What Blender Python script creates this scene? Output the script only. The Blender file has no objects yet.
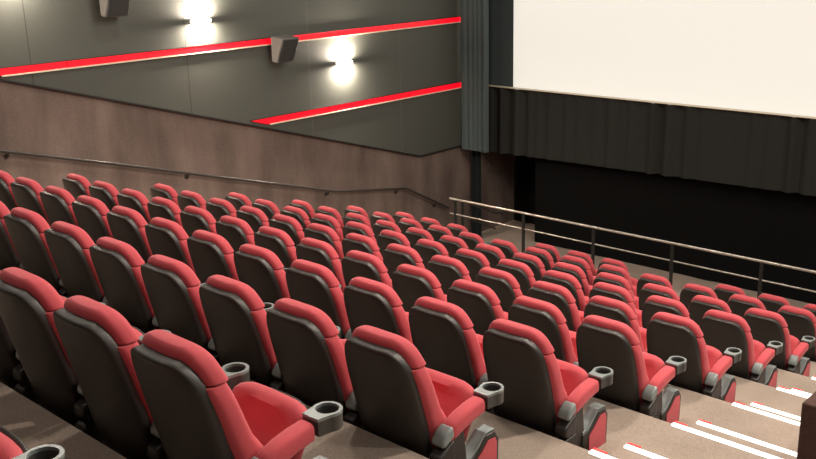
import bpy, bmesh, math, random
from mathutils import Vector, Matrix
random.seed(7)
S = bpy.context.scene
COL = S.collection
PI = math.pi

# ------------------------------------------------------------------ materials
def mat(name, col, rough=0.6, metal=0.0, bump=None, sheen=0.0, spec=0.5, emit=None, estr=0.0, vary=None, coat=0.0):
    """bump=(scale, strength, (sx,sy,sz)); vary=(scale, amount, (sx,sy,sz)) mottles the base colour"""
    m = bpy.data.materials.new(name); m.use_nodes = True
    nt = m.node_tree; b = nt.nodes['Principled BSDF']
    b.inputs['Base Color'].default_value = (*col, 1)
    b.inputs['Roughness'].default_value = rough
    b.inputs['Metallic'].default_value = metal
    b.inputs['Specular IOR Level'].default_value = spec
    if sheen:
        b.inputs['Sheen Weight'].default_value = sheen
        b.inputs['Sheen Roughness'].default_value = 0.4
        b.inputs['Sheen Tint'].default_value = (1.0, 0.55, 0.55, 1)
    if coat: b.inputs['Coat Weight'].default_value = coat
    if emit:
        b.inputs['Emission Color'].default_value = (*emit, 1)
        b.inputs['Emission Strength'].default_value = estr
    tc = nt.nodes.new('ShaderNodeTexCoord')
    def noise(scale, stretch, detail=3.0):
        mp = nt.nodes.new('ShaderNodeMapping'); mp.inputs['Scale'].default_value = stretch
        nt.links.new(tc.outputs['Object'], mp.inputs['Vector'])
        n = nt.nodes.new('ShaderNodeTexNoise'); n.inputs['Scale'].default_value = scale
        n.inputs['Detail'].default_value = detail
        nt.links.new(mp.outputs['Vector'], n.inputs['Vector'])
        return n
    if vary:
        last = None
        for k, (sc, amt, st) in enumerate(vary if isinstance(vary, list) else [vary]):
            n = noise(sc, st)
            r = nt.nodes.new('ShaderNodeMapRange')
            r.inputs['From Min'].default_value = 0.3; r.inputs['From Max'].default_value = 0.7
            r.inputs['To Min'].default_value = 1 - amt; r.inputs['To Max'].default_value = 1 + amt
            nt.links.new(n.outputs['Fac'], r.inputs['Value'])
            v = nt.nodes.new('ShaderNodeVectorMath'); v.operation = 'SCALE'
            if last is None: v.inputs[0].default_value = col
            else: nt.links.new(last, v.inputs[0])
            nt.links.new(r.outputs['Result'], v.inputs['Scale'])
            last = v.outputs['Vector']
        nt.links.new(last, b.inputs['Base Color'])
    if bump:
        n = noise(bump[0], bump[2] if len(bump) > 2 else (1, 1, 1), 4.0)
        bp = nt.nodes.new('ShaderNodeBump'); bp.inputs['Strength'].default_value = bump[1]
        bp.inputs['Distance'].default_value = 0.01
        nt.links.new(n.outputs['Fac'], bp.inputs['Height'])
        nt.links.new(bp.outputs['Normal'], b.inputs['Normal'])
    return m

ONE = (1, 1, 1)
M = {}
M['red'] = mat('red_fabric', (0.53, 0.074, 0.091), 0.75, bump=(420, 0.25), sheen=0.45, spec=0.3, vary=(9, 0.06, ONE))
M['shell'] = mat('black_plastic', (0.023, 0.020, 0.0175), 0.42, bump=(700, 0.12), spec=0.5)
M['black'] = mat('dark_plastic', (0.02, 0.017, 0.015), 0.45, spec=0.5)
M['grey'] = mat('grey_plastic', (0.20, 0.232, 0.230), 0.30, spec=0.6)
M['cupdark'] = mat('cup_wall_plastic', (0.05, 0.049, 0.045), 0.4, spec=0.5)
M['carpet'] = mat('beige_carpet', (0.32, 0.260, 0.215), 0.95, bump=(260, 0.5), spec=0.1, vary=[(90, 0.16, ONE), (2.2, 0.10, ONE)])
M['wallcarpet'] = mat('brown_wall_carpet', (0.165, 0.125, 0.108), 0.95, bump=(220, 0.5), spec=0.1, vary=[(60, 0.12, ONE), (1.6, 0.28, (1, 1.5, 0.4)), (0.7, 0.14, ONE)])
M['partition'] = mat('dark_brown_carpet', (0.085, 0.05, 0.042), 0.95, bump=(260, 0.5), spec=0.1, vary=(70, 0.15, ONE))
M['panel'] = mat('grey_green_panel', (0.072, 0.077, 0.066), 0.62, bump=(160, 0.1), spec=0.35, vary=(60, 0.05, ONE))
M['joint'] = mat('panel_joint', (0.03, 0.03, 0.027), 0.7)
M['jointlight'] = mat('panel_joint_pale', (0.10, 0.10, 0.085), 0.7)  # paler tone for the joints nearest the screen
M['edge'] = mat('panel_edge', (0.012, 0.011, 0.010), 0.5)
M['redlight'] = mat('red_glow_strip', (0.25, 0.004, 0.01), 0.4, emit=(1.0, 0.0, 0.014), estr=1.0)
M['lip'] = mat('cream_lip', (0.62, 0.55, 0.42), 0.5)
M['rail'] = mat('dark_rail', (0.028, 0.024, 0.02), 0.35, metal=0.0, spec=0.6)
M['steel'] = mat('brushed_steel', (0.70, 0.67, 0.60), 0.33, metal=1.0)
M['post'] = mat('dark_post', (0.02, 0.02, 0.018), 0.45)
M['curtain'] = mat('grey_green_curtain', (0.068, 0.089, 0.090), 0.9, bump=(240, 0.3), spec=0.1)
M['skirt'] = mat('black_skirt', (0.029, 0.031, 0.028), 0.9, bump=(200, 0.3), spec=0.15, sheen=0.0)
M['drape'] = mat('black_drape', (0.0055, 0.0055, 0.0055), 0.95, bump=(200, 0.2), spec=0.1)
M['leg'] = mat('dark_teal_drape', (0.011, 0.015, 0.015), 0.9, bump=(200, 0.2), spec=0.1)
M['screen'] = mat('projector_lit_screen', (0.35, 0.34, 0.31), 0.9, emit=(1.0, 0.955, 0.85), estr=0.73)  # emission stands in for projector light falling on the cream sheet
M['void'] = mat('black_wall', (0.006, 0.006, 0.006), 0.95, spec=0.1)
M['ceil'] = mat('dark_ceiling', (0.10, 0.095, 0.09), 0.9)
M['lamp'] = mat('lamp_glow', (0.9, 0.88, 0.8), 0.4, emit=(1.0, 0.86, 0.68), estr=6.0)
M['lampbody'] = mat('white_lamp_body', (0.8, 0.77, 0.7), 0.5, emit=(1.0, 0.90, 0.78), estr=7.0)
M['spk'] = mat('speaker_cabinet', (0.10, 0.095, 0.085), 0.55, bump=(300, 0.2))
M['grille'] = mat('speaker_grille', (0.032, 0.036, 0.036), 0.6, bump=(500, 0.6))
M['bracket'] = mat('speaker_bracket', (0.05, 0.022, 0.018), 0.6)
M['ledwhite'] = mat('white_step_light', (0.9, 0.9, 0.9), 0.4, emit=(1.0, 0.97, 0.93), estr=1.4)
M['ledred'] = mat('red_end_cap', (0.7, 0.02, 0.02), 0.4, emit=(1.0, 0.03, 0.02), estr=0.9)

# ------------------------------------------------------------------ mesh helpers
def link(name, bm, m, parent=None, smooth=True, bevel=None, loc=None):
    bmesh.ops.remove_doubles(bm, verts=bm.verts, dist=1e-5)
    bmesh.ops.recalc_face_normals(bm, faces=bm.faces)
    me = bpy.data.meshes.new(name); bm.to_mesh(me); bm.free()
    me.materials.append(m)
    if smooth:
        for p in me.polygons: p.use_smooth = True
    o = bpy.data.objects.new(name, me); COL.objects.link(o)
    if smooth:
        try: me.set_sharp_from_angle(angle=math.radians(42))
        except Exception: pass
    if bevel:
        md = o.modifiers.new('bevel', 'BEVEL'); md.width = bevel; md.segments = 3
        md.limit_method = 'ANGLE'; md.angle_limit = math.radians(40)
    if parent: o.parent = parent
    if loc: o.location = loc
    return o

def box(bm, x0, x1, y0, y1, z0, z1):
    vs = [bm.verts.new(p) for p in ((x0,y0,z0),(x1,y0,z0),(x1,y1,z0),(x0,y1,z0),(x0,y0,z1),(x1,y0,z1),(x1,y1,z1),(x0,y1,z1))]
    for f in ((3,2,1,0),(4,5,6,7),(0,1,5,4),(1,2,6,5),(2,3,7,6),(3,0,4,7)):
        bm.faces.new([vs[i] for i in f])

def loft(bm, rings, caps=True):
    R = [[bm.verts.new(p) for p in r] for r in rings]
    n = len(R[0])
    for a, b in zip(R, R[1:]):
        for i in range(n):
            bm.faces.new((a[i], a[(i+1) % n], b[(i+1) % n], b[i]))
    if caps:
        bm.faces.new(R[0][::-1]); bm.faces.new(R[-1])

def sring(w, d0, d1, z, n=24, e=3.2, curve=0.0, cx=0.0):
    """superellipse ring in the plane of height z: half width w, from depth d0 to d1"""
    out = []; cy = (d0+d1)/2; h = (d1-d0)/2
    if z > 0.55: z = 0.55 + (z - 0.55)*0.923
    for k in range(n):
        t = 2*PI*(k+0.5)/n
        c, s = math.cos(t), math.sin(t)
        x = w*math.copysign(abs(c)**(2/e), c); y = h*math.copysign(abs(s)**(2/e), s)
        out.append((cx+x, cy+y+curve*(x/0.23)**2, z))
    return out

def tube(bm, pts, r, n=10, closed_ends=True):
    pts = [Vector(p) for p in pts]; rings = []
    for i, p in enumerate(pts):
        if i == 0: t = pts[1]-p
        elif i == len(pts)-1: t = p-pts[-2]
        else: t = (p-pts[i-1]).normalized()+(pts[i+1]-p).normalized()
        t.normalize()
        u = t.cross(Vector((0, 0, 1)))
        if u.length < 1e-3: u = Vector((1, 0, 0))
        u.normalize(); v = u.cross(t)
        rings.append([p + r*(math.cos(2*PI*k/n)*u + math.sin(2*PI*k/n)*v) for k in range(n)])
    loft(bm, rings, closed_ends)

def prism(bm, poly, axis, a, b):
    """extrude a 2-D polygon along an axis: axis 'x' takes (y,z) points"""
    def p3(q, t):
        return (t, q[0], q[1]) if axis == 'x' else ((q[0], t, q[1]) if axis == 'y' else (q[0], q[1], t))
    loft(bm, [[p3(q, a) for q in poly], [p3(q, b) for q in poly]])

def struct(o):
    o['kind'] = 'structure'; return o
def tag(o, label, cat, group=None):
    o['label'] = label; o['category'] = cat
    if group: o['group'] = group
    return o
def thing(name, loc, label, cat, group=None):
    o = bpy.data.objects.new(name, None); COL.objects.link(o); o.location = loc
    o.empty_display_size = 0.1
    return tag(o, label, cat, group)
def NB(): return bmesh.new()

# ------------------------------------------------------------------ survey of the rows (metres; the camera is the origin)
# row: (x of the seat by the stairs, y of the headrest, z of the tread)
ROWS = {
 -1: (-2.60, -0.68, -1.55), 0: (-2.745, 0.49, -1.93), 1: (-2.785, 1.60, -2.230),
 2: (-2.915, 2.760, -2.612), 3: (-2.980, 3.867, -2.939),
 4: (-3.088, 4.984, -3.285), 5: (-3.210, 6.143, -3.645), 6: (-3.353, 7.328, -4.018),
 7: (-3.491, 8.509, -4.389), 8: (-3.632, 9.704, -4.756), 9: (-3.843, 10.991, -5.170)}
PITCH = 0.56
NOSE = 0.130                 # a tread ends this far beyond the next row's headrest
LAND = 12.92                 # front edge of the landing
XW = -12.06; ZF = -5.77; YF = 16.12; XR = 9.5; YB = -4.5; ZC = 2.9
AISLE_R = -1.65

# ------------------------------------------------------------------ floor: the raked treads, half steps, landing, front floor
bm = NB()
prev = YB
for r in range(-1, 10):
    x0, y, z = ROWS[r]
    a = YB if r == -1 else y + NOSE
    b = LAND if r == 9 else ROWS[r+1][1] + NOSE
    box(bm, XW, XR, a, b, z - 0.9, z)
    if r < 9:
        zn = ROWS[r+1][2]; zh = (z + zn)/2; xn = ROWS[r+1][0]
        box(bm, xn + 0.36, XR, b, b + 0.43, zn - 0.5, zh)
        box(bm, XW, xn - 12*PITCH - 0.42, b, b + 0.43, zn - 0.5, zh)
box(bm, XW, XR, LAND, YF, ZF - 0.6, ZF)
for k in range(2):
    box(bm, XW, -10.95, LAND, LAND + 0.36*(2-k), ZF, ZF + 0.18*(k+1))
struct(link('floor', bm, M['carpet'], smooth=False))

# ------------------------------------------------------------------ room shell
bm = NB(); box(bm, XW - 0.2, XW, YB, YF, ZF - 0.6, ZC)
struct(link('wall_left', bm, M['wallcarpet'], smooth=False))
bm = NB(); box(bm, XW - 0.2, XR + 0.2, YF, YF + 0.2, ZF - 0.6, ZC)
struct(link('wall_front', bm, M['void'], smooth=False))
bm = NB(); box(bm, XR, XR + 0.2, YB, YF, ZF - 0.6, ZC)
struct(link('wall_right', bm, M['panel'], smooth=False))
bm = NB(); box(bm, XW - 0.2, XR + 0.2, YB - 0.2, YB, -3.2, ZC)
struct(link('wall_back', bm, M['panel'], smooth=False))
bm = NB(); box(bm, XW - 0.2, XR + 0.2, YB - 0.2, YF + 0.2, ZC, ZC + 0.2)
struct(link('ceiling', bm, M['ceil'], smooth=False))

# dark cladding on the upper left wall, its lower edge following the rake and then level
CX = XW + 0.035
def low(y): return -1.525 - 0.3025*(y - 5.46) if y < 13.17 else -3.845
JOINTS = [-3.6, -1.2, 1.15, 3.5, 5.87, 8.22, 10.55, 12.68]
edges = [YB] + JOINTS + [14.9]
bm = NB()
for a, b in zip(edges, edges[1:]):
    ys = [a + 0.003] + ([13.17] if a < 13.17 < b else []) + [b - 0.003]
    poly = [(y, low(y)) for y in ys] + [(ys[-1], ZC), (ys[0], ZC)]
    prism(bm, poly, 'x', XW, CX)
struct(link('wall_cladding', bm, M['panel'], smooth=False))
bm = NB()
for j in JOINTS[:6]: box(bm, XW, CX + 0.0005, j - 0.007, j + 0.007, low(j), ZC)
struct(link('trim_1', bm, M['joint'], smooth=False))
bm = NB()
for j in JOINTS[6:]: box(bm, XW, CX + 0.0005, j - 0.008, j + 0.008, low(j), ZC)
struct(link('trim_2', bm, M['jointlight'], smooth=False))
bm = NB()
pts = [(YB, low(YB)), (13.17, low(13.17)), (14.9, low(14.9))]
poly = pts + [(y, z - 0.022) for y, z in reversed(pts)]
prism(bm, poly, 'x', XW, CX + 0.012)
struct(link('trim_3', bm, M['edge'], smooth=False))

# low carpeted partition on the far side of the stairs
bm = NB(); box(bm, AISLE_R, 0.2, 4.66, 8.2, -4.3, -2.318)
struct(link('wall_partition', bm, M['partition'], smooth=False, bevel=0.012))

# ------------------------------------------------------------------ red light strips on the cladding
def red_strip(z, h, y0, y1, joints, label):
    t = thing('red_light_strip', (CX + 0.002, y0, z), label, 'light strip', 'red strips along the dark wall')
    cuts = [y0] + joints + [y1]
    bm = NB()
    for a, b in zip(cuts, cuts[1:]):
        a0 = a - y0 + (0.006 if a > y0 else 0); cut = 0 if a > y0 else h/0.3025
        prism(bm, [(a0 + cut, -h/2), (b - y0 - 0.006, -h/2), (b - y0 - 0.006, h/2), (a0, h/2)], 'x', 0.0, 0.022)
    link('glowing_band', bm, M['redlight'], t, smooth=False)
    bm = NB(); box(bm, 0.0, 0.034, h/0.3025 + 0.05, y1 - y0, -h/2 - 0.018, -h/2)
    link('lower_lip', bm, M['lip'], t, smooth=False)
    bm = NB(); box(bm, 0.0, 0.028, 0, y1 - y0, h/2, h/2 + 0.010)
    o = link('upper_lip', bm, M['black'], t, smooth=False)
red_strip(-1.434, 0.088, 5.12, 14.36, [6.35, 7.55, 8.75, 9.85, 11.2, 12.5, 13.6], 'long red light strip higher up on the dark wall, passing behind the speaker')
red_strip(-2.663, 0.098, 9.27, 14.36, [10.9, 12.9], 'shorter red light strip lower down on the dark wall, ending at the grey curtain')

# ------------------------------------------------------------------ wall lamps
def sconce(y, z, label):
    t = thing('wall_lamp', (CX, y, z), label, 'wall lamp', 'up and down wall lamps')
    bm = NB()
    poly = [(0, -0.17), (0.06, -0.155), (0.12, -0.10), (0.14, 0), (0.12, 0.10), (0.06, 0.155), (0, 0.17)]
    loft(bm, [[(p[0], p[1], zz) for p in poly] for zz in (-0.02, 0.02)])
    link('lamp_body', bm, M['lampbody'], t, bevel=0.006)
    for s in (-1, 1):
        bm = NB()
        loft(bm, [[(0.012 + p[0]*0.8, p[1]*0.85, zz) for p in poly] for zz in (s*0.0202, s*0.026)])
        link('glowing_lens', bm, M['lamp'], t, smooth=False)
        l = bpy.data.lights.new('wall_lamp_beam', 'AREA'); l.energy = LAMP_W; l.color = (1.0, 0.84, 0.70)
        l.shape = 'RECTANGLE'; l.size = 0.10; l.size_y = 0.26
        lo = bpy.data.objects.new('wall_lamp_beam', l); COL.objects.link(lo)
        lo.location = (CX + 0.10, y, z + s*0.03)
        lo.rotation_euler = (0, 0, 0) if s < 0 else (PI, 0, 0)
LAMP_W = 85
sconce(5.72, -0.14, 'wall lamp whose warm glow reaches the upper left corner of the photo')
sconce(8.50, -1.035, 'glowing wall lamp above the long red strip, between the two speakers')
sconce(11.31, -1.925, 'glowing wall lamp between the two red strips, nearest the grey curtain')

# ------------------------------------------------------------------ speakers
def speaker(loc, label, yaw=0.0):
    t = thing('wall_speaker', loc, label, 'speaker', 'speakers on the dark wall')
    t.rotation_euler = (0, 0, yaw)
    # side profile in (x from wall, z): front leans so that it looks down at the seats
    prof = [(0.12, 0.20), (0.42, 0.17), (0.24, -0.21), (0.12, -0.19)]
    bm = NB(); loft(bm, [[(p[0], y, p[1]) for p in prof] for y in (-0.17, 0.17)])
    link('cabinet', bm, M['spk'], t, bevel=0.02)
    bm = NB()
    n = Vector((0.38, 0, -0.18)).normalized()
    a, b = Vector((0.42, 0, 0.17)), Vector((0.24, 0, -0.21))
    a2 = a.lerp(b, 0.05); b2 = a.lerp(b, 0.95)
    q = [a2 - n*0.004, b2 - n*0.004, b2 + n*0.010, a2 + n*0.010]
    loft(bm, [[(p.x, y, p.z) for p in q] for y in (-0.155, 0.155)])
    link('grille', bm, M['grille'], t, bevel=0.005)
    bm = NB(); box(bm, 0.0, 0.13, -0.06, 0.06, -0.10, 0.12); box(bm, 0.0, 0.02, -0.09, 0.09, -0.16, 0.16)
    bm2 = bm
    link('wall_bracket', bm2, M['bracket'], t, bevel=0.006)
speaker((CX, 7.02, -0.66), 'dark speaker box cut off by the top edge of the photo')
speaker((CX, 9.85, -1.55), 'dark speaker box hung across the long red light strip')

# ------------------------------------------------------------------ wall handrail
t = thing('wall_handrail', (0, 0, 0), 'dark handrail running down the brown carpeted wall', 'handrail')
RX = XW + 0.085
pts = [(RX, 0.0, -0.82), (RX, 5.30, -2.385), (RX, 7.15, -2.905), (RX, 8.68, -3.43), (RX, 10.95, -4.075), (RX, 12.70, -4.375), (RX, 13.9, -5.01)]
# straighten the long run
pts[1] = (RX, 5.30, -2.40); pts[2] = (RX, 7.15, -2.94); pts[3] = (RX, 8.68, -3.40)
bm = NB(); tube(bm, pts, 0.022); link('rail', bm, M['rail'], t)
for y, z in ((5.4, -2.43), (8.05, -3.205), (10.8, -4.035), (12.5, -4.345), (13.55, -4.83)):
    bm = NB(); tube(bm, [(XW + 0.002, y, z - 0.07), (XW + 0.05, y, z - 0.07), (RX, y, z - 0.015)], 0.009, 8)
    tube(bm, [(XW, y, z - 0.07), (XW + 0.008, y, z - 0.07)], 0.035, 12)
    link('rail_bracket', bm, M['rail'], t)

# ------------------------------------------------------------------ front guard rail on the landing
GY = 12.78; GZ = -4.418
t = thing('guard_rail', (0, GY, -5.17), 'steel guard rail along the front landing before the screen', 'railing')
bm = NB(); tube(bm, [(-10.98, 0, GZ + 5.17), (2.5, 0, GZ + 5.17)], 0.019, 12); link('top_rail', bm, M['steel'], t)
bm = NB(); tube(bm, [(-10.98, 0, GZ + 4.895), (2.5, 0, GZ + 4.895)], 0.011, 10); link('middle_rail', bm, M['steel'], t)
for k in range(9):
    x = -10.73 + 1.37*k if k else -10.86
    bm = NB(); box(bm, x - 0.022, x + 0.022, -0.02, 0.02, 0, GZ + 5.17 - 0.015)
    box(bm, x - 0.05, x + 0.05, -0.045, 0.045, 0, 0.012)
    link('post', bm, M['post'], t, smooth=False, bevel=0.004)
# short rail down the corner steps
t = thing('stair_handrail', (-10.88, LAND, -5.23), 'short dark handrail down the corner steps beneath the grey curtain', 'handrail')
bm = NB(); tube(bm, [(0, -0.06, 0.78), (0, 0.05, 0.77), (0, 1.05, 0.28), (0, 1.25, 0.26), (0, 1.28, 0.18)], 0.022); link('rail', bm, M['rail'], t)
bm = NB(); tube(bm, [(0, 0.05, 0.48), (0, 1.05, -0.02)], 0.013); link('lower_rail', bm, M['rail'], t)
bm = NB(); box(bm, -0.02, 0.02, 0.06, 0.10, -0.36, 0.75); link('post', bm, M['post'], t, smooth=False)

# ------------------------------------------------------------------ screen, skirt, curtains
def pleated(name, x0, x1, y, ztop, zbot, m, label, cat, amp, wl, zbot1=None, jitter=0.4, seed=1, nz=8, group=None):
    """hanging cloth: a wavy sheet with thickness; zbot1 is the hem height at x1"""
    rnd = random.Random(seed); xs = []; n = int((x1 - x0)/wl*8) + 2
    ph = [(rnd.uniform(0, 2*PI), rnd.uniform(0.7, 1.4), rnd.uniform(0.4, 1)) for _ in range(4)]
    def f(x, s):
        v = 0
        for p, k, a in ph: v += a*math.sin(2*PI*x/wl*k + p + 0.25*s)
        v /= 2.0
        return amp*(1 - jitter + jitter*math.sin(x*2.3 + seed))*v
    bm = NB(); F = []; B = []
    for i in range(n):
        x = x0 + (x1 - x0)*i/(n - 1); zb = zbot if zbot1 is None else zbot + (zbot1 - zbot)*i/(n - 1)
        F.append([bm.verts.new((x, y + f(x, s/nz), ztop + (zb - ztop)*s/nz)) for s in range(nz + 1)])
        B.append([bm.verts.new((x, y + 0.012 + f(x, s/nz), ztop + (zb - ztop)*s/nz)) for s in range(nz + 1)])
    for i in range(n - 1):
        for s in range(nz):
            bm.faces.new((F[i][s], F[i+1][s], F[i+1][s+1], F[i][s+1]))
            bm.faces.new((B[i][s], B[i][s+1], B[i+1][s+1], B[i+1][s]))
        bm.faces.new((F[i][0], B[i][0], B[i+1][0], F[i+1][0]))
        bm.faces.new((F[i][nz], F[i+1][nz], B[i+1][nz], B[i][nz]))
    for i in (0, n - 1):
        for s in range(nz): bm.faces.new((F[i][s], F[i][s+1], B[i][s+1], B[i][s]))
    return tag(link(name, bm, m), label, cat, group)

t = thing('cinema_screen', (-11.27, 15.02, -2.80), 'large blank cream cinema screen above the black skirt', 'screen')
bm = NB(); box(bm, 0, 16.0, 0, 0.02, 0, 5.2); link('screen_sheet', bm, M['screen'], t, smooth=False)
bm = NB(); box(bm, -0.02, 16.0, 0.02, 0.08, -0.05, 5.2); link('screen_frame', bm, M['black'], t, smooth=False)
pleated('side_curtain', -11.965, -11.335, 14.30, ZC, -3.90, M['curtain'], 'grey pleated side curtain hanging at the end of the dark wall', 'curtain', 0.065, 0.17, jitter=0.15, seed=3)
pleated('masking_curtain', -12.02, -11.30, 15.03, ZC, -2.9, M['curtain'], 'flat grey curtain strip between the pleated curtain and the screen edge', 'curtain', 0.012, 0.35, seed=5)
pleated('screen_skirt', -11.88, XR - 0.1, 14.90, -2.742, -4.03, M['skirt'], 'black pleated skirt hanging directly beneath the bright screen', 'curtain', 0.07, 0.30, zbot1=-3.72, seed=8)
bm = NB(); box(bm, -11.86, XR - 0.1, 14.86, 14.99, -2.738, -2.728)
tag(link('skirt_batten', bm, M['lip'], smooth=False), 'thin pale batten along the top of the black skirt', 'batten')
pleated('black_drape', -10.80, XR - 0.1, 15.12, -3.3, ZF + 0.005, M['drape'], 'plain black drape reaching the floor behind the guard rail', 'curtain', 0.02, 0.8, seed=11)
pleated('narrow_drape', -11.98, -11.72, 14.60, -3.7, ZF + 0.005, M['leg'], 'narrow dark drape dropping to the floor beneath the grey curtain', 'curtain', 0.03, 0.09, seed=4)

# ------------------------------------------------------------------ step lights on the right-hand stairs
NTH = ['', 'first', 'second', 'third', 'fourth', 'fifth', 'sixth', 'seventh', 'eighth', 'ninth', 'tenth', 'eleventh', 'twelfth', 'thirteenth']
def step_light(x0, x1, y, z, label):
    t = thing('step_light', (x0, y, z), label, 'step light', 'white step lights on the stairs')
    bm = NB(); box(bm, 0.03, x1 - x0, -0.030, 0.003, 0, 0.012); link('white_strip', bm, M['ledwhite'], t, smooth=False)
    bm = NB(); box(bm, 0.03, 0.11, 0.003, 0.026, -0.01, 0.0125)
    link('red_end', bm, M['ledred'], t, smooth=False)
for r in range(2, 7):
    x0, y, z = ROWS[r]; xn, yn, zn = ROWS[r+1]
    rowname = NTH[10 - r]
    end = AISLE_R - 0.01 if r >= 3 else -1.4
    if r >= 6: end = AISLE_R - 0.01
    step_light(xn + 0.48, end, yn + NOSE, z, 'white light strip on the stair edge beside the %s row from the rail' % rowname)
    step_light(xn + 0.44, end, yn + NOSE + 0.43, (z + zn)/2, 'white light strip on the half step just below the %s row from the rail' % rowname)

# ------------------------------------------------------------------ the cinema seat
def yr(z): return 0.030 + (0.90 - z)*0.23           # rear face of the reclined shell
def interp(tab, z):
    for (a, va), (b, vb) in zip(tab, tab[1:]):
        if a <= z <= b: return va + (vb - va)*(z - a)/(b - a)
    return tab[0][1] if z < tab[0][0] else tab[-1][1]
WSH = [(0.06, 0.200), (0.3, 0.212), (0.5, 0.217), (0.65, 0.217), (0.72, 0.213), (0.78, 0.204), (0.82, 0.193), (0.86, 0.173), (0.885, 0.153), (0.897, 0.138), (0.905, 0.125)]
ARMX = PITCH/2

def build_arm(parent, x, end_panel=True):
    n0 = len(parent.children)
    """armrest with its cup holder and side standard, shared by two neighbours"""
    # padded armrest
    bm = NB(); rings = []
    for y, zt, hh, w in ((0.255, 0.475, 0.060, 0.030), (0.262, 0.488, 0.075, 0.036), (0.295, 0.507, 0.085, 0.039), (0.35, 0.526, 0.085, 0.040), (0.42, 0.540, 0.08, 0.041), (0.492, 0.547, 0.075, 0.041)):
        ring = []
        for k in range(16):
            a = 2*PI*(k + 0.5)/16; c, s = math.cos(a), math.sin(a)
            ring.append((x + w*math.copysign(abs(c)**0.5, c), y, zt - hh/2 + hh/2*math.copysign(abs(s)**0.5, s)))
        rings.append(ring)
    loft(bm, rings); link('armrest_pad', bm, M['red'], parent)
    # cup holder: neck + ring with a real hole
    cy, ro, ri, zt, zb = 0.580, 0.058, 0.045, 0.552, 0.480
    outer = [(ro*math.cos(math.radians(a)), ro*math.sin(math.radians(a))) for a in [-30 + 240*k/30 for k in range(31)]]
    outer += [(-0.047, -0.055), (-0.043, -0.086), (0.0, -0.088), (0.043, -0.086), (0.047, -0.055)]
    n = len(outer); inner = []
    for px, py in outer:
        r = math.hypot(px, py); inner.append((ri*px/r, ri*py/r))
    bm = NB()
    def ring(pts, z, sc=1.0): return [bm.verts.new((x + p[0]*sc, cy + p[1]*sc, z)) for p in pts]
    o0, o1, i1, i0 = ring(outer, zt - 0.012), ring(outer, zt), ring(inner, zt), ring(inner, zt - 0.012)
    for A, B in ((o0, o1), (o1, i1), (i1, i0)):
        for k in range(n): bm.faces.new((A[k], A[(k+1) % n], B[(k+1) % n], B[k]))
    link('cup_holder_rim', bm, M['grey'], parent)
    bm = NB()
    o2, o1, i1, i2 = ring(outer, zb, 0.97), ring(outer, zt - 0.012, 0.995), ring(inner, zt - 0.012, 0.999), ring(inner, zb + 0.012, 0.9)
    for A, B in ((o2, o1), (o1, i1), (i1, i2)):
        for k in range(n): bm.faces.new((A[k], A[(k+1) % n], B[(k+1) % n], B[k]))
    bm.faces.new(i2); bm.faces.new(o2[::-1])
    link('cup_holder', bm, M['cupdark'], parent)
    # rear cap and the two rounded housings beneath it
    def lump(name, prof, w, m, bev):
        bm = NB(); loft(bm, [[(x + s*w, p[0], p[1]) for p in prof] for s in (-1, 1)])
        link(name, bm, m, parent, bevel=bev)
    lump('arm_cap', [(0.270, 0.494), (0.228, 0.474), (0.198, 0.442), (0.192, 0.412), (0.215, 0.404), (0.28, 0.440)], 0.038, M['grey'], 0.012)
    lump('arm_housing', [(0.28, 0.425), (0.205, 0.384), (0.173, 0.37), (0.167, 0.325), (0.19, 0.3), (0.28, 0.3)], 0.038, M['black'], 0.014)
    lump('arm_housing', [(0.29, 0.305), (0.195, 0.298), (0.161, 0.275), (0.157, 0.22), (0.175, 0.17), (0.29, 0.15)], 0.038, M['black'], 0.016)
    # side standard down to the tread
    lump('side_standard', [(0.245, 0.0), (0.245, 0.38), (0.275, 0.46), (0.33, 0.475), (0.36, 0.42), (0.375, 0.30), (0.385, 0.15), (0.385, 0.0)], 0.026, M['shell'], 0.008)
    # forward end housing with the grey top and the red side panel
    lump('end_housing', [(0.345, 0.07), (0.345, 0.262), (0.40, 0.268), (0.455, 0.305), (0.505, 0.352), (0.575, 0.350), (0.605, 0.30), (0.60, 0.10), (0.57, 0.07)], 0.038, M['black'], 0.010)
    lump('end_cap', [(0.352, 0.266), (0.40, 0.272), (0.455, 0.308), (0.507, 0.357), (0.577, 0.355), (0.574, 0.362), (0.505, 0.364), (0.45, 0.318), (0.40, 0.282), (0.352, 0.277)], 0.034, M['grey'], 0.003)
    if end_panel:
        bm = NB(); prof = [(0.405, 0.085), (0.405, 0.235), (0.475, 0.285), (0.515, 0.322), (0.572, 0.318), (0.583, 0.29), (0.578, 0.11), (0.56, 0.085)]
        loft(bm, [[(x + 0.037, p[0], p[1]) for p in prof], [(x + 0.042, p[0], p[1]) for p in prof]])
        link('end_panel', bm, M['red'], parent, bevel=0.002)
    for o in list(parent.children)[n0:]:
        if o.name.split('.')[0] not in ('side_standard', 'end_housing', 'end_cap', 'end_panel'):
            for v in o.data.vertices: v.co.y += 0.015; v.co.z += 0.008

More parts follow.
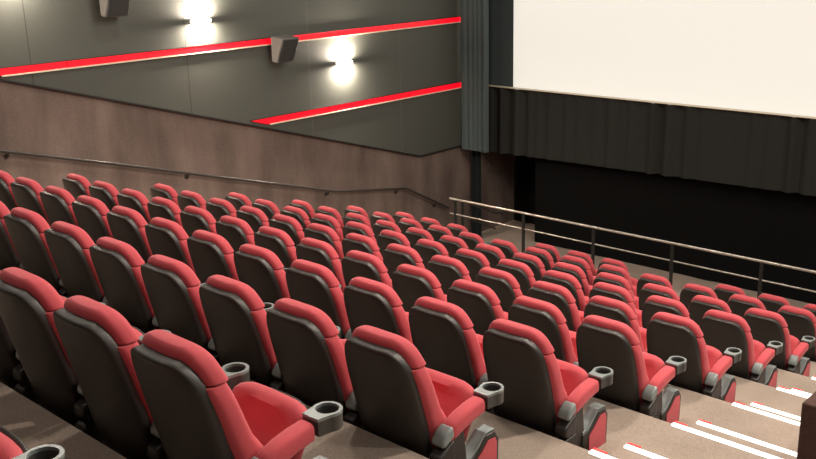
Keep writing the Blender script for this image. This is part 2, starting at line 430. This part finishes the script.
def build_seat(name):
    root = bpy.data.objects.new(name, None); COL.objects.link(root); root.empty_display_size = 0.1
    # black moulded back shell
    bm = NB(); rings = []
    zs = [0.06, 0.10, 0.2, 0.3, 0.4, 0.5, 0.6, 0.66, 0.7, 0.73, 0.76, 0.79, 0.815, 0.84, 0.86, 0.875, 0.888, 0.897, 0.903, 0.907]
    for z in zs:
        w = interp(WSH, z); d = 0.075
        ins = 0.0
        if z > 0.89: ins = 0.003 if z < 0.90 else (0.008 if z < 0.905 else 0.018)
        if z < 0.07: ins = 0.012
        rings.append(sring(w - ins*0.6, yr(z) + ins, yr(z) + d - ins*0.3, z, 40, 4.5, 0.032))
    loft(bm, rings); link('back_shell', bm, M['shell'], root)
    # back cushion
    bm = NB(); rings = []
    TH = [(0.22, 0.15), (0.30, 0.200), (0.40, 0.215), (0.48, 0.185), (0.56, 0.145), (0.64, 0.137), (0.72, 0.130), (0.81, 0.1225)]
    WC = [(0.22, 0.215), (0.40, 0.228), (0.6, 0.236), (0.70, 0.233), (0.75, 0.228), (0.78, 0.220), (0.805, 0.2115)]
    for z, ins in ((0.22, 0.03), (0.235, 0.012), (0.26, 0), (0.30, 0), (0.35, 0), (0.40, 0), (0.45, 0), (0.50, 0), (0.55, 0), (0.6, 0), (0.65, 0), (0.70, 0), (0.74, 0), (0.77, 0), (0.797, 0.0), (0.8028, 0.0003)):
        w = interp(WC, z) - ins
        rings.append(sring(w, yr(z) + 0.036 + ins, yr(z) + 0.045 + interp(TH, z) - ins, z, 40, 3.4, 0.018))
    loft(bm, rings); link('back_cushion', bm, M['red'], root)
    # headrest
    bm = NB(); rings = []
    HW = [(0.80, 0.213), (0.82, 0.207), (0.85, 0.196), (0.88, 0.182), (0.90, 0.168), (0.92, 0.150), (0.932, 0.130), (0.94, 0.105)]
    for z, ins in ((0.8029, 0.0003), (0.807, 0.0), (0.82, 0), (0.84, 0), (0.86, 0), (0.875, 0), (0.888, 0), (0.90, 0), (0.91, 0), (0.919, 0), (0.927, 0), (0.933, 0), (0.937, 0), (0.94, 0)):
        q = max(0.0, (z - 0.875)/0.068); q = 1 - math.sqrt(1 - q*q)          # rounded over the top
        a, b = yr(z) + 0.036 + 0.050*q, yr(z) + 0.168 - (z - 0.80)*0.10 - 0.045*q
        rings.append(sring(interp(HW, z) - ins, a + ins, b - ins, z, 40, 3.2, 0.018))
    loft(bm, rings); link('headrest', bm, M['red'], root)
    # tipped-up seat cushion: thick pad standing nearly upright, top face towards the backrest
    A = Vector((0, 0.375, 0.215)); KV = 0.90; dirv = Vector((0, 0.50, 0.866)).normalized(); nrm = Vector((0, dirv.z, -dirv.y))
    L = 0.42
    def slab(m, name, off0, off1, grow, dish=0.0):
        bm = NB(); rings = []
        for v, w in ((0.0, 0.18), (0.012, 0.205), (0.04, 0.218), (0.12, 0.226), (0.2, 0.228), (0.28, 0.227), (0.33, 0.220), (0.365, 0.214), (0.39, 0.193), (0.407, 0.165), (0.418, 0.125), (0.42, 0.08)):
            e = 1.0
            if v > 0.33: e = math.sqrt(max(0.02, 1 - ((v - 0.33)/0.0925)**2))
            if v < 0.03: e = 0.75
            c = (off0 + off1)/2; h = (off1 - off0)/2*e
            ring = []
            for k in range(32):
                t = 2*PI*(k + 0.5)/32; cc, ss = math.cos(t), math.sin(t)
                xx = (w + grow)*math.copysign(abs(cc)**0.6, cc); dd = h*math.copysign(abs(ss)**0.6, ss)
                if dish and dd < 0 and 0.04 < v < 0.36: dd += dish*max(0, 1 - (xx/(w*0.78))**4)
                p = A + dirv*v*KV + nrm*(c + dd)
                ring.append((xx, p.y, p.z))
            rings.append(ring)
        loft(bm, rings); return link(name, bm, m, root)
    slab(M['red'], 'seat_cushion', -0.055, 0.055, 0.0, 0.02)
    slab(M['shell'], 'seat_underside', 0.035, 0.070, -0.045)
    # hinge bar carrying the seat between the standards
    bm = NB(); tube(bm, [(-ARMX + 0.045, 0.36, 0.215), (ARMX - 0.027, 0.36, 0.215)], 0.02, 10); link('hinge_bar', bm, M['black'], root)
    build_arm(root, ARMX)
    return root

proto = build_seat('cinema_chair')
left_arm = bpy.data.objects.new('left_arm_holder', None)      # parts of the extra arm at a row's far end
COL.objects.link(left_arm); build_arm(left_arm, -ARMX, False)
extra = list(left_arm.children)

def copy_seat(loc, label, group, far_end=False, first=[True]):
    if first[0]:
        r = proto; first[0] = False
    else:
        r = proto.copy(); COL.objects.link(r)
        for ch in proto_parts:
            c = ch.copy(); COL.objects.link(c); c.parent = r
    r.location = loc
    tag(r, label, 'cinema seat', group)
    if far_end: ends.append(r)
    return r
proto_parts = list(proto.children)
ends = []
FRONT = {0, 1, 2, 5, 6, 7, 10, 11, 12}
SEEN = {0: [12], 1: [9, 10, 11, 12], 2: list(range(5, 13)), 3: list(range(1, 13))}
for r in range(0, 10):
    x0, y, z = ROWS[r]
    ks = SEEN.get(r, list(range(13)))
    if r == 9: ks = sorted(FRONT)
    for k in ks:
        nth = NTH[13 - k]
        if r == 9:
            nth = NTH[len([q for q in ks if q >= k])]
            lab = 'red and black cinema seat, %s from the stairs in the front row by the rail' % nth
        elif r == 0:
            lab = 'red cinema seat cut off in the bottom left corner, only arm and cup holder showing'
        elif r == 1 and k == 12:
            lab = 'nearest red and black cinema seat at the stairs, its red cushion tipped up'
        else:
            lab = 'red and black cinema seat, %s from the stairs, %s row back from the rail' % (nth, NTH[10 - r])
        far = (k == 0) or (r == 9 and k in (5, 10))
        copy_seat((x0 - (12 - k)*{2: 0.568, 3: 0.564}.get(r, PITCH), y, z), lab, 'red cinema seats in rows', far)
for e in ends:
    for ch in extra:
        c = ch.copy(); COL.objects.link(c); c.parent = e
for ch in extra: bpy.data.objects.remove(ch)
bpy.data.objects.remove(left_arm)

# ------------------------------------------------------------------ lights
def area(loc, target, size, power, col=(1.0, 0.86, 0.70), spread=180):
    l = bpy.data.lights.new('ceiling_lamp', 'AREA'); l.shape = 'DISK'; l.size = size; l.energy = power; l.color = col
    l.spread = math.radians(spread)
    o = bpy.data.objects.new('ceiling_lamp', l); COL.objects.link(o); o.location = loc
    d = Vector(target) - Vector(loc); o.rotation_euler = d.to_track_quat('-Z', 'Y').to_euler()
    return o
for x in (-9, -4.5, 0, 4.5):
    for y in (0.5, 4.0, 7.5, 11.0):
        if y < 1 and x > 3: continue
        area((x, y, ZC - 0.05), (x, y, -9), 0.35, 28 if y < 1 else 72, (1.0, 0.90, 0.79))
for x, y in ((-0.5, 7.0), (-4.0, 8.5), (1.0, 10.0)):
    area((x, y, ZC - 0.1), (x - 3.0, y - 3.5, -2.5), 0.22, 230, (1.0, 0.88, 0.75))

w = bpy.data.worlds.new('World'); S.world = w; w.use_nodes = True
w.node_tree.nodes['Background'].inputs['Color'].default_value = (0.5, 0.45, 0.4, 1)
w.node_tree.nodes['Background'].inputs['Strength'].default_value = 0.05

# ------------------------------------------------------------------ camera (from the survey)
f_px, pitch, yaw, roll = 975.2566, math.radians(16.48266), math.radians(-43.25615), math.radians(-1.504146)
fw = Vector((math.sin(yaw)*math.cos(pitch), math.cos(yaw)*math.cos(pitch), -math.sin(pitch)))
rt = Vector((math.cos(yaw), -math.sin(yaw), 0)); up = rt.cross(fw)
rt2 = math.cos(roll)*rt + math.sin(roll)*up; up2 = -math.sin(roll)*rt + math.cos(roll)*up
cam = bpy.data.cameras.new('Camera'); co = bpy.data.objects.new('Camera', cam); COL.objects.link(co)
cam.sensor_width = 36.0; cam.lens = f_px/816*36.0; cam.clip_start = 0.05; cam.clip_end = 100
co.matrix_world = Matrix(((rt2.x, up2.x, -fw.x, 0), (rt2.y, up2.y, -fw.y, 0), (rt2.z, up2.z, -fw.z, 0), (0, 0, 0, 1)))
S.camera = co
S.view_settings.view_transform = 'Standard'; S.view_settings.look = 'None'
S.view_settings.exposure = 0.0; S.view_settings.gamma = 1.0; S.view_settings.use_curve_mapping = False
